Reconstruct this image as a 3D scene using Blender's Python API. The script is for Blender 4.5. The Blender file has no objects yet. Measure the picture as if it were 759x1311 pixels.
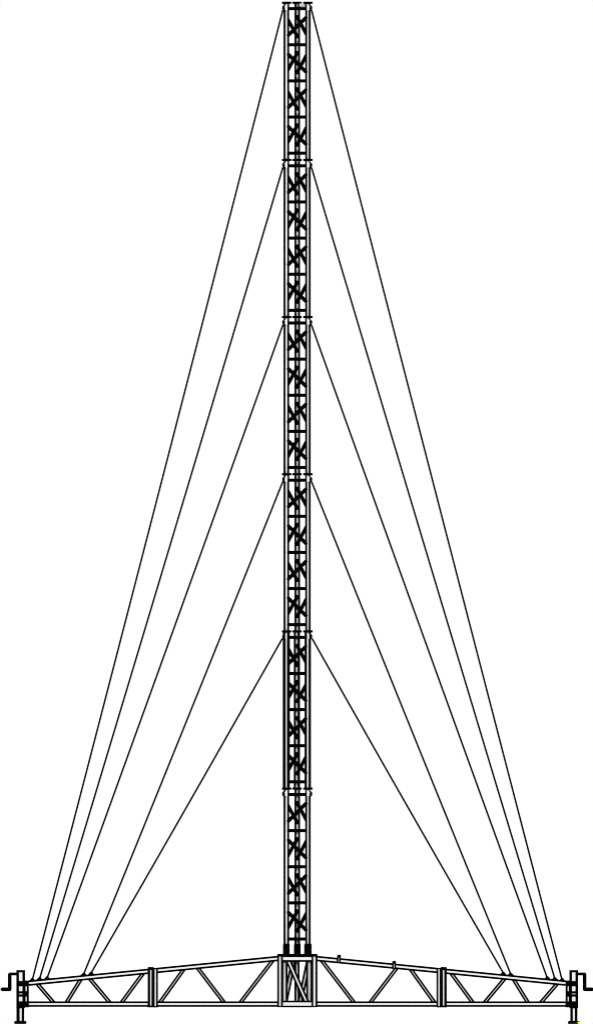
import bpy, bmesh, math
from mathutils import Vector

S = 0.01                      # metres per drawing unit
KX = (592/1024*1311)/759      # width of the frame against its height
GROUND = 1311.2
MID = 380.4                   # axis of symmetry of the mast and its base

scene = bpy.context.scene
C = scene.collection

def W(px, py, y=0.0):
    return Vector(((px-379.5)*KX*S, y*S, (GROUND-py)*S))

# ---------------------------------------------------------------- materials
def material(name, col, var=0.0, rough=0.6, spec=0.0):
    m = bpy.data.materials.new(name); m.use_nodes = True
    nt = m.node_tree; b = nt.nodes['Principled BSDF']
    b.inputs['Roughness'].default_value = rough
    b.inputs['Specular IOR Level'].default_value = spec
    tc = nt.nodes.new('ShaderNodeTexCoord'); nz = nt.nodes.new('ShaderNodeTexNoise')
    nz.inputs['Scale'].default_value = 3.0
    nt.links.new(tc.outputs['Object'], nz.inputs['Vector'])
    rp = nt.nodes.new('ShaderNodeValToRGB')
    rp.color_ramp.elements[0].position = 0.3; rp.color_ramp.elements[1].position = 0.7
    rp.color_ramp.elements[0].color = tuple(max(c-var, 0) for c in col)+(1,)
    rp.color_ramp.elements[1].color = tuple(min(c+var, 1) for c in col)+(1,)
    nt.links.new(nz.outputs['Fac'], rp.inputs['Fac'])
    nt.links.new(rp.outputs['Color'], b.inputs['Base Color'])
    return m
M_PALE = material('pale_aluminium', (0.405, 0.412, 0.407), 0.004, 0.5, 0.1)
M_BLACK = material('black_paint', (0.0008, 0.0008, 0.0008), 0.0004, 0.8)
M_SEAM = material('charcoal_weld', (0.035, 0.038, 0.038), 0.01, 0.8)
M_RUBBER = material('dark_rubber', (0.012, 0.009, 0.010), 0.002, 0.8)
M_YELLOW = material('yellow_paint', (1.0, 0.95, 0.0), 0.0, 0.6)
M_GROUND = material('white_floor', (0.95, 0.95, 0.95), 0.004, 0.9)
MATS = [M_PALE, M_BLACK, M_SEAM, M_RUBBER, M_YELLOW, M_GROUND]
PALE, BLACK, SEAM, RUBBER, YELLOW, WHITE = range(6)

# ---------------------------------------------------------------- mesh helpers
class MB:
    """collects shapes given in drawing units (x, down, depth)"""
    def __init__(s, mirror=False):
        s.bm = bmesh.new(); s.mir = mirror
    def v(s, px, py, y):
        if s.mir: px = 2*MID-px
        return s.bm.verts.new(W(px, py, y))
    def face(s, vs, mat):
        try:
            f = s.bm.faces.new(vs); f.material_index = mat
            return f
        except ValueError: return None
    def prism(s, pts, y0, y1, mat=BLACK):
        a = [s.v(x, z, y0) for x, z in pts]; b = [s.v(x, z, y1) for x, z in pts]
        s.face(a, mat); s.face(b[::-1], mat)
        n = len(pts)
        for i in range(n): s.face([a[i], b[i], b[(i+1) % n], a[(i+1) % n]], mat)
    def box(s, x0, x1, z0, z1, y0, y1, mat=BLACK):
        s.prism([(x0, z0), (x1, z0), (x1, z1), (x0, z1)], y0, y1, mat)
    def tube(s, pts, radii, mat=BLACK, seg=16, smooth=True):
        """pts in (px, py, y); mitred tube"""
        P = [Vector(p) for p in pts]; n = len(P)
        if not hasattr(radii, '__len__'): radii = [radii]*n
        rings = []
        dirs = [(P[i+1]-P[i]).normalized() for i in range(n-1)]
        ref = Vector((0, 0, 1)) if abs(dirs[0].z) < 0.9 else Vector((1, 0, 0))
        for i in range(n):
            if i == 0: t = dirs[0]
            elif i == n-1: t = dirs[-1]
            else: t = (dirs[i-1]+dirs[i]).normalized()
            u = t.cross(ref).normalized(); w = u.cross(t).normalized()
            k = 1.0
            if 0 < i < n-1: k = 1/max(0.5, t.dot(dirs[i]))
            rings.append([s.v(*(P[i]+u*(math.cos(a)*radii[i]*k)+w*(math.sin(a)*radii[i])))
                          for a in [2*math.pi*j/seg for j in range(seg)]])
        for i in range(n-1):
            for j in range(seg):
                f = s.face([rings[i][j], rings[i][(j+1) % seg], rings[i+1][(j+1) % seg], rings[i+1][j]], mat)
                if f: f.smooth = smooth
        s.face(rings[0][::-1], mat); s.face(rings[-1], mat)
    def beam(s, a, b, w, d, line, yc=0.0, round_core=False, rec=0.35):
        """hollow-section member: pale faces between four black corner bars"""
        if not hasattr(line, '__len__'): line = (line, line)
        w += 0.45; line = tuple(l+0.5 for l in line)
        A = Vector((a[0], a[1])); B = Vector((b[0], b[1]))
        t = (B-A).normalized(); n = Vector((-t.y, t.x))
        if n.x < 0 or (abs(n.x) < 1e-6 and n.y < 0): n = -n     # n points right (or down)
        def bar(o0, o1, y0, y1, mat, trim=0.0):
            p = [A+n*o0+t*trim, A+n*o1+t*trim, B+n*o1-t*trim, B+n*o0-t*trim]
            s.prism([(q.x, q.y) for q in p], y0, y1, mat)
        h = w/2
        for o0, o1, l in ((-h, -h+line[0], line[0]), (h-line[1], h, line[1])):
            dl = min(l, d*0.36)
            bar(o0, o1, yc-d/2, yc-d/2+dl, BLACK); bar(o0, o1, yc+d/2-dl, yc+d/2, BLACK)
        if round_core:
            L = (B-A).length; seg = 32; rr = []
            for q in (A+t*0.1, B-t*0.1):
                rr.append([s.v(q.x+n.x*math.cos(k)*(h-rec), q.y+n.y*math.cos(k)*(h-rec), yc+math.sin(k)*(d/2-rec*0.3))
                           for k in [2*math.pi*j/seg for j in range(seg)]])
            for j in range(seg):
                f = s.face([rr[0][j], rr[0][(j+1) % seg], rr[1][(j+1) % seg], rr[1][j]], PALE)
                if f: f.smooth = True
            s.face(rr[0][::-1], PALE); s.face(rr[1], PALE)
        else:
            bar(-h+rec, h-rec, yc-d/2+rec, yc+d/2-rec, PALE, 0.1)
    def build(s, name, parent=None, label=None):
        bm = s.bm
        bmesh.ops.recalc_face_normals(bm, faces=bm.faces)
        org = parent_org(parent) if parent else None
        if org is None:
            xs = [v.co for v in bm.verts]
            org = Vector(((min(c.x for c in xs)+max(c.x for c in xs))/2,
                          (min(c.y for c in xs)+max(c.y for c in xs))/2, min(c.z for c in xs)))
        bmesh.ops.translate(bm, verts=bm.verts, vec=-org)
        used = sorted({f.material_index for f in bm.faces}); remap = {u: i for i, u in enumerate(used)}
        for f in bm.faces: f.material_index = remap[f.material_index]
        me = bpy.data.meshes.new(name); bm.to_mesh(me); bm.free()
        for u in used: me.materials.append(MATS[u])
        o = bpy.data.objects.new(name, me); C.objects.link(o)
        if parent: o.parent = parent
        else: o.location = org
        if label: o['label'] = label
        return o

def parent_org(p):
    v = Vector((0, 0, 0))
    while p: v = v+p.location; p = p.parent
    return v

def thing(name, label, cat, px, py, group=None, y=0):
    o = bpy.data.objects.new(name, None); C.objects.link(o)
    o.location = W(px, py, y); o.empty_display_size = 0.1
    tag(o, label, cat, group); return o
def tag(o, label, cat, group=None):
    o['label'] = label; o['category'] = cat
    if group: o['group'] = group
    return o

# ---------------------------------------------------------------- the setting
g = MB(); g.box(-4000, 4800, GROUND, GROUND+5, -3500, 3500, WHITE)
go = g.build('ground'); go['kind'] = 'structure'

# ---------------------------------------------------------------- mast sections
PITCH = 201.22; F0 = 3.5; BAY = 46.25
LEGS = ((366.5, 0.0), (380.5, 24.0), (394.2, 0.0))
GROUP_SEC = 'lattice sections stacked into the mast'

def make_section(y0, label, thick=False):
    root = thing('mast_section', label, 'mast section', MID, y0+PITCH, GROUP_SEC, y=8)
    for i, (lx, ly) in enumerate(LEGS):
        m = MB()
        if thick:
            w, ln, cx = ((8.9, (3.4, 3.5), 366.5), (7.8, (2.4, 2.8), 380.05), (8.0, (2.8, 2.8), 393.95))[i]
        else:
            w, ln, cx = ((7.0, (2.05, 2.05), 366.5), (7.0, (2.0, 2.1), 380.5), (6.9, (2.2, 2.2), 394.15))[i]
        m.beam((cx, y0+1.2), (cx, y0+PITCH-1.5), w, w, ln, ly, round_core=not thick)
        m.build('leg', root)
    for fx, fy in ((366.9, 0), (380.15, 24), (394.05, 0)):
        m = MB()
        m.tube([(fx, y0-1.55, fy), (fx, y0-0.9, fy), (fx, y0+0.9, fy), (fx, y0+1.55, fy)], [5.5, 6.2, 6.2, 5.5], seg=40, smooth=False)
        m.build('flange', root)
    for k in range(5):
        z = y0+7.6+BAY*k
        m = MB(); m.tube([(367.2, z, -2.5), (368.3, z, -2.5), (392.2, z, -2.5), (393.1, z, -2.5)], [0.7, 2.15, 2.15, 1.6]); m.build('crossbar', root)
        m = MB(); m.tube([(368.2, z, 3.0), (379.3, z, 21.5)], 1.95); m.build('crossbar', root)
        m = MB(); m.tube([(381.3, z, 21.5), (392.4, z, 3.0)], 1.95); m.build('crossbar', root)
    for k in range(4):
        t = y0+7.6+BAY*k
        f = (lambda r: t+r) if k % 2 == 0 else (lambda r: t+BAY-r)
        m = MB(); m.tube([(367.4, f(35.4), -2.5), (368.8, f(34.2), -2.5), (391.6, f(11.5), -2.5), (392.9, f(10.2), -2.5)], [0.9, 2.5, 2.5, 1.8])
        m.build('brace', root)
        for p, q in (((368.0, f(13.0), 1.0), (380.9, f(36.6), 19.5)), ((379.9, f(9.7), 19.5), (392.2, f(32.9), 1.0))):
            m = MB(); m.tube([p, q], 2.4, seg=20)
            P = Vector(p); Q = Vector(q); d = (Q-P)
            n = 13
            for j in range(2, n-1):
                c = P+d*(j/n); u = d.normalized()*0.28
                front = Vector((0, 0, -2.32))
                m.tube([tuple(c+front-u), tuple(c+front+u)], 0.2, SEAM, seg=6)
            m.build('brace', root)
    for mir in (False, True):
        m = MB(mir)
        m.prism([(364.6, y0+1.3), (366.2, y0+1.6), (365.0, y0+3.9), (363.9, y0+4.6), (365.0, y0+5.4), (364.4, y0+6.4), (365.1, y0+7.2),
                 (364.3, y0+8.3), (365.7, y0+9.8), (365.0, y0+11.2), (363.6, y0+11.4), (361.9, y0+9.6), (361.0, y0+7.7), (361.1, y0+5.0), (362.5, y0+3.4), (364.0, y0+2.6)], -4.9, 3.0)
        m.build('shackle', root)
        m = MB(mir); m.box(*((365.3, 367.2) if thick else (363.7, 367.9)), y0+1.9, y0+9.8, -4.66 if thick else -4.15, 1.0, PALE); m.build('collar', root)
    return root

def copy_thing(o, loc, label, parent=None):
    c = o.copy(); C.objects.link(c); c.location = loc; c['label'] = label
    for ch in o.children:
        d = ch.copy(); C.objects.link(d); d.parent = c
    return c

top = make_section(F0, 'topmost lattice section of the mast with a small pale plate under its head')
for k, lab in ((1, 'second lattice mast section from the top, thin outlined legs, between two flange rows'),
               (2, 'third lattice mast section from the top, thin outlined legs, halfway up the mast'),
               (3, 'fourth lattice mast section from the top, directly above the heavy black legged one'),
               (5, 'lowest lattice mast section, standing in the black sockets, no wires at its head')):
    copy_thing(top, W(MID, F0+PITCH*(k+1), 8), lab)
make_section(F0+PITCH*4, 'lattice mast section with thick heavy black legs, second from the bottom', thick=True)
m = MB(); m.box(383.2, 391.4, 4.6, 8.6, 6, 8, PALE); m.build('head_plate', top)

# ---------------------------------------------------------------- base frame
base = thing('base_frame', 'pale boxed centre frame with crossed diagonals under the foot of the mast', 'base frame', MID, 1289.6, y=8)
def bpart(name, fn, label=None):
    m = MB(); fn(m); return m.build(name, base, label)
bpart('top_plate', lambda m: m.box(354.9, 406.2, 1221.2, 1224.8, -4.2, 29))
bpart('corner_post', lambda m: m.beam((358.5, 1221.5), (358.5, 1289.5), 7.0, 7.6, (2.0, 2.2)))
bpart('corner_post', lambda m: m.beam((402.55, 1221.5), (402.55, 1289.5), 7.1, 7.6, (1.8, 2.1)))
bpart('top_rail', lambda m: m.beam((361.6, 1226.4), (399.3, 1226.4), 9.8, 7.0, (3.6, 1.9)))
bpart('bottom_rail', lambda m: m.beam((361.6, 1285.35), (399.3, 1285.35), 8.3, 7.0, (1.9, 1.7)))
def cap(m):
    m.box(355.6, 405.4, 1288.0, 1289.6, -4.0, 4.0)
bpart('bottom_plate', cap)
bpart('rear_post', lambda m: m.beam((364.3, 1224.8), (364.3, 1288), 7.4, 7.0, (1.9, 2.1), 12))
bpart('rear_post', lambda m: m.beam((395.8, 1224.8), (395.8, 1288), 7.6, 7.0, (2.1, 1.9), 12))
bpart('rear_post', lambda m: m.beam((380.1, 1224.8), (380.1, 1288), 6.3, 6.6, (2.1, 2.0), 24))
bpart('diagonal_brace', lambda m: m.beam((368.4, 1228.5), (392.7, 1283.8), 6.8, 6.2, 2.1))
bpart('diagonal_brace', lambda m: m.beam((376.0, 1228.5), (364.8, 1283), 6.4, 5.0, 2.0, 18))
bpart('diagonal_brace', lambda m: m.beam((395.4, 1228.5), (384.0, 1283), 6.4, 5.0, 2.0, 18))
bpart('bottom_side_rail', lambda m: m.box(361, 368, 1282, 1288, 3.8, 9))
bpart('bottom_side_rail', lambda m: m.box(392.4, 399, 1282, 1288, 3.8, 9))
bpart('bottom_rear_rail', lambda m: m.beam((361.4, 1285.2), (399.2, 1285.2), 6.0, 5.0, 1.8, 24))
for x0, x1, yy in ((362.1, 370.9, 0), (376.1, 384.9, 24), (389.2, 398.9, 0)):
    def sock(m):
        m.prism([(x0, 1209.6), (x0+1.2, 1208.2), (x1-0.3, 1208.2), (x1, 1209.2), (x1, 1221.6), (x0, 1221.6)], yy-4.7, yy+4.7)
        m.tube([(x0+2.2, 1212, yy-5.1), (x0+2.2, 1212, yy-4.6)], 0.8, BLACK, 10)
        m.tube([(x1-2.2, 1217, yy-5.1), (x1-2.2, 1217, yy-4.6)], 0.8, BLACK, 10)
    bpart('leg_socket', sock)

# ---------------------------------------------------------------- outrigger beams
CH = lambda x: 1258.7-(x-37)*0.0990
GROUP_B = 'tapered lattice outrigger beams of the base'
LUGS = ((42.0, 37.2, 45.6, 1251.6, 41.8), (50.8, 45.9, 55.4, 1250.8, 51.3), (60.6, 55.9, 64.6, 1249.5, 61.1),
        (107.4, 102.6, 111.7, 1244.9, 107.9), (117.0, 112.4, 121.0, 1243.5, 117.7))
def member(root, name, mir, *a, **k):
    m = MB(mir); m.beam(*a, **k); return m.build(name, root)
def pm(x, mir): return 2*MID-x if mir else x
for mir in (False, True):
    side = 'right' if mir else 'left'
    inner = thing('outrigger_arm',
        ('inner right lattice beam with two small upright clips on its sloping top chord' if mir else
         'inner left lattice beam with a bare sloping top chord, beside the centre frame'),
        'outrigger', pm(278, mir), 1289, GROUP_B)
    member(inner, 'top_chord', mir, (200.5, CH(200.5)), (355.6, CH(355.6)), 6.8, 6.6, 2.0)
    member(inner, 'bottom_chord', mir, (200.5, 1285.5), (355.6, 1285.5), 6.7, 6.6, 1.9)
    member(inner, 'end_post', mir, (199.05, 1239.2), (199.05, 1289.8), 5.9, 7.4, (1.7, 1.9))
    m = MB(mir); m.box(196.2, 202, 1239.1, 1240.9, -3.9, 3.9); m.box(196.2, 202, 1288, 1289.9, -3.9, 3.9); m.build('end_cap', inner)
    for a, b in (((206.2, 1281.5), (233.8, 1243.0)), ((285.5, 1281.8), (254.5, 1241.2)), ((309.1, 1281.8), (347.9, 1231.2))):
        d = (Vector(b)-Vector(a)).normalized()*2.5
        member(inner, 'diagonal', mir, (a[0]-d.x, a[1]-d.y), (b[0]+d.x, b[1]+d.y), 5.1, 5.0, 1.85)
    outer = thing('outrigger_arm',
        'outer %s lattice beam holding five wire anchors, joined to the cranked jack' % side,
        'outrigger', pm(115, mir), 1289, GROUP_B)
    member(outer, 'top_chord', mir, (36.8, CH(36.8)), (190, CH(190)), 6.8, 6.6, 2.0)
    member(outer, 'bottom_chord', mir, (36.8, 1285.5), (190, 1285.5), 6.7, 6.6, 1.9)
    member(outer, 'end_post', mir, (192.65, 1238.2), (192.65, 1289.8), 6.9, 7.8, (2.8, 1.9))
    m = MB(mir); m.prism([(189.2, 1239.4), (190.2, 1238), (196.8, 1238), (196.8, 1241.9), (189.2, 1241.9)], -4.1, 4.1)
    m.box(189.2, 196.1, 1287.2, 1289.85, -4.1, 4.1); m.box(195.9, 197.2, 1239.5, 1289, -4.0, 4.0); m.build('end_cap', outer)
    for a, b in (((66.9, 1281.8), (49.7, 1261.8)), ((86.2, 1281.8), (101.9, 1256.4)), ((139.0, 1281.8), (116.1, 1254.4)), ((157.0, 1281.8), (182.4, 1247.3))):
        d = (Vector(b)-Vector(a)).normalized()*2.5
        member(outer, 'diagonal', mir, (a[0]-d.x, a[1]-d.y), (b[0]+d.x, b[1]+d.y), 5.1, 5.0, 1.85)
    for c, x0, x1, zt, wx in LUGS:
        m = MB(mir); zb = CH(c)-2.2
        m.prism([(x0, zb-0.8), (x0+1.6, zt+2.3), (wx-1.6, zt+0.2), (wx+1.0, zt-0.2), (x1-2.0, zt+2.0), (x1, zb-1.4), (x1-1, zb+0.5), (x0+1, zb+0.5)], -2.4, 2.4)
        m.tube([(c, zt+3.0, -2.9), (c, zt+3.0, 2.9)], 0.9, BLACK, 12)
        m.build('wire_anchor', outer)
    if mir:
        inner_right = inner
for cx, zt, zb, tilt in ((433.6, 1222.1, 1233.6, 0.9), (504.4, 1230.0, 1240.8, 0.1)):
    m = MB()
    m.beam((cx+tilt/2, zt+1), (cx-tilt/2, zb), 4.7, 7.8, 1.75)
    m.prism([(cx-1.9+tilt/2, zt+0.9), (cx-1.1+tilt/2, zt), (cx+1.3+tilt/2, zt), (cx+2.2+tilt/2, zt+0.9), (cx+2.3+tilt/3, zt+4.0), (cx-2.35+tilt/3, zt+4.0)], -4.2, 4.2)
    m.box(cx-2.3, cx+2.4, zb-1.6, zb-0.1, -4.1, 4.1)
    m.build('clip', inner_right)

# ---------------------------------------------------------------- jacks
for mir in (False, True):
    side = 'right' if mir else 'left'
    lab = ('cranked levelling jack at the right end with a yellow patch on its foot plate' if mir
           else 'cranked levelling jack at the far left end with a plain black foot plate')
    j = thing('levelling_jack', lab, 'jack', pm(26.2, mir), GROUND, 'levelling jacks at the beam ends')
    m = MB(mir)
    m.beam((26.5, 1242.0), (26.5, 1290.9), 10.8, 10.8, (2.9, 2.9))
    for z0, z1 in ((1242, 1244.9), (1256, 1262.8), (1269, 1272), (1273, 1276), (1281.9, 1290.9)):
        m.box(20.95, 32.0, z0-0.02, z1, -5.7, 5.7)
    m.build('outer_tube', j)
    m = MB(mir)
    m.box(29.0, 32.8, 1255.2, 1289.8, -4.8, 4.8); m.box(34.25, 37.0, 1255.2, 1289.8, -4.8, 4.8)
    m.box(32.5, 34.5, 1256, 1289, -4.4, 4.4, PALE)
    for z0, z1 in ((1255.2, 1262.8), (1269, 1276), (1281.9, 1289.8)):
        m.box(31.0, 36.9, z0, z1, -5.0, 5.0)
    m.build('bracket', j)
    m = MB(mir); m.beam((26.0, 1289.5), (26.0, 1307.2), 9.6, 9.6, (3.7, 2.7)) if not mir else m.beam((26.3, 1289.5), (26.3, 1307.2), 8.8, 8.8, (2.9, 2.8))
    m.build('inner_tube', j)
    m = MB(mir)
    m.prism([(19.3, 1307), (32.8, 1307), (33.9, 1308.1), (33.9, 1309.4), (18.1, 1309.4), (18.1, 1308.1)], -8, 8)
    m.prism([(18.4, 1309.4), (33.7, 1309.4), (33.7, GROUND), (18.4, GROUND)], -7.8, 7.8, RUBBER)
    fp = m.build('foot_plate', j)
    if mir:
        m = MB(); m.prism([(738.9, 1309.2), (740.2, 1308.9), (740.6, 1308.0), (742.4, 1308.0), (742.4, GROUND-0.05), (740.1, GROUND-0.05), (740.0, 1309.8), (739.2, 1309.7)], -8.5, -3, YELLOW)
        m.build('patch', fp, 'small bright yellow patch')
    m = MB(mir)
    m.tube([(21.6, 1246.95, 0), (13.2, 1246.95, 0), (12.5, 1247.7, 0), (12.5, 1265.9, 0), (11.9, 1266.6, 0)], [1.9, 1.9, 2.35, 2.4, 2.4])
    m.tube([(21.6, 1246.95, 0), (11.9, 1246.95, 0), (10.9, 1247.6, 0)], [1.85, 1.85, 0.8])
    cr = m.build('crank', j)
    m = MB(mir); m.tube([(0.7, 1266.6, 0), (2.6, 1266.6, 0), (12.6, 1266.6, 0), (14.6, 1266.6, 0)], [1.0, 2.5, 2.5, 1.4]); m.build('grip', cr)

# ---------------------------------------------------------------- guy wires
TOPS = ((362.0, 13.0), (362.1, 214.4), (362.2, 415.8), (362.0, 616.6), (361.4, 817.4))
BOT = ((41.9, 1252.6), (51.1, 1251.6), (61.1, 1250.0), (107.9, 1245.2), (117.6, 1244.0))
WL = ('longest, outermost %s guy wire, running from the mast head to the jack end',
      '%s guy wire from the head of the second mast section down',
      '%s guy wire from the head of the third mast section down',
      '%s guy wire from the head of the fourth mast section down',
      'shortest, innermost %s guy wire, from the thick black legged mast section')
for mir in (False, True):
    side = 'right' if mir else 'left'
    for (tx, tz), (bx, bz), lab in zip(TOPS, BOT, WL):
        t = Vector((tx, tz)); b = Vector((bx, bz)); d = t-b
        sag = Vector((0.6, 0.5))
        pts = [b]+[b+d*(k/40)+sag*(4*(k/40)*(1-k/40))*(0.9) for k in range(1, 40)]+[t]
        m = MB(mir)
        m.tube([(p.x, p.y, 0) for p in pts], 1.15, BLACK, 10)
        o = m.build('guy_wire')
        tag(o, lab % side, 'guy wire', 'guy wires bracing the mast')

# ---------------------------------------------------------------- camera and light
cam = bpy.data.cameras.new('camera'); cam.type = 'ORTHO'; cam.ortho_scale = 1311*S
cam.clip_start = 0.1; cam.clip_end = 500
co = bpy.data.objects.new('camera', cam); C.objects.link(co)
co.location = (0, -25, (GROUND-655.5)*S); co.rotation_euler = (math.pi/2, 0, 0)
scene.camera = co

w = bpy.data.worlds.new('World'); scene.world = w; w.use_nodes = True
w.node_tree.nodes['Background'].inputs['Color'].default_value = (1, 1, 1, 1)
w.node_tree.nodes['Background'].inputs['Strength'].default_value = 1.0

for lx, ly, pw, sz in ((1, -45, 17000, 3), (20, -30, 2600, 8), (-20, -30, 1300, 8)):   # added lamps: a frontal fill to brighten the rear members, two soft side fills
    la = bpy.data.lights.new('added_fill_lamp', 'AREA'); la.shape = 'DISK'; la.size = sz; la.energy = pw
    lo = bpy.data.objects.new('added_fill_lamp', la); C.objects.link(lo)
    lo.location = (lx, ly, 7)
    lo.rotation_euler = (Vector((0, 0, 6))-lo.location).to_track_quat('-Z', 'Y').to_euler()

scene.render.engine = 'CYCLES'
scene.cycles.filter_width = 0.9
scene.view_settings.view_transform = 'Standard'; scene.view_settings.look = 'None'
scene.view_settings.exposure = 0; scene.view_settings.gamma = 1
scene.render.resolution_x = 592; scene.render.resolution_y = 1024
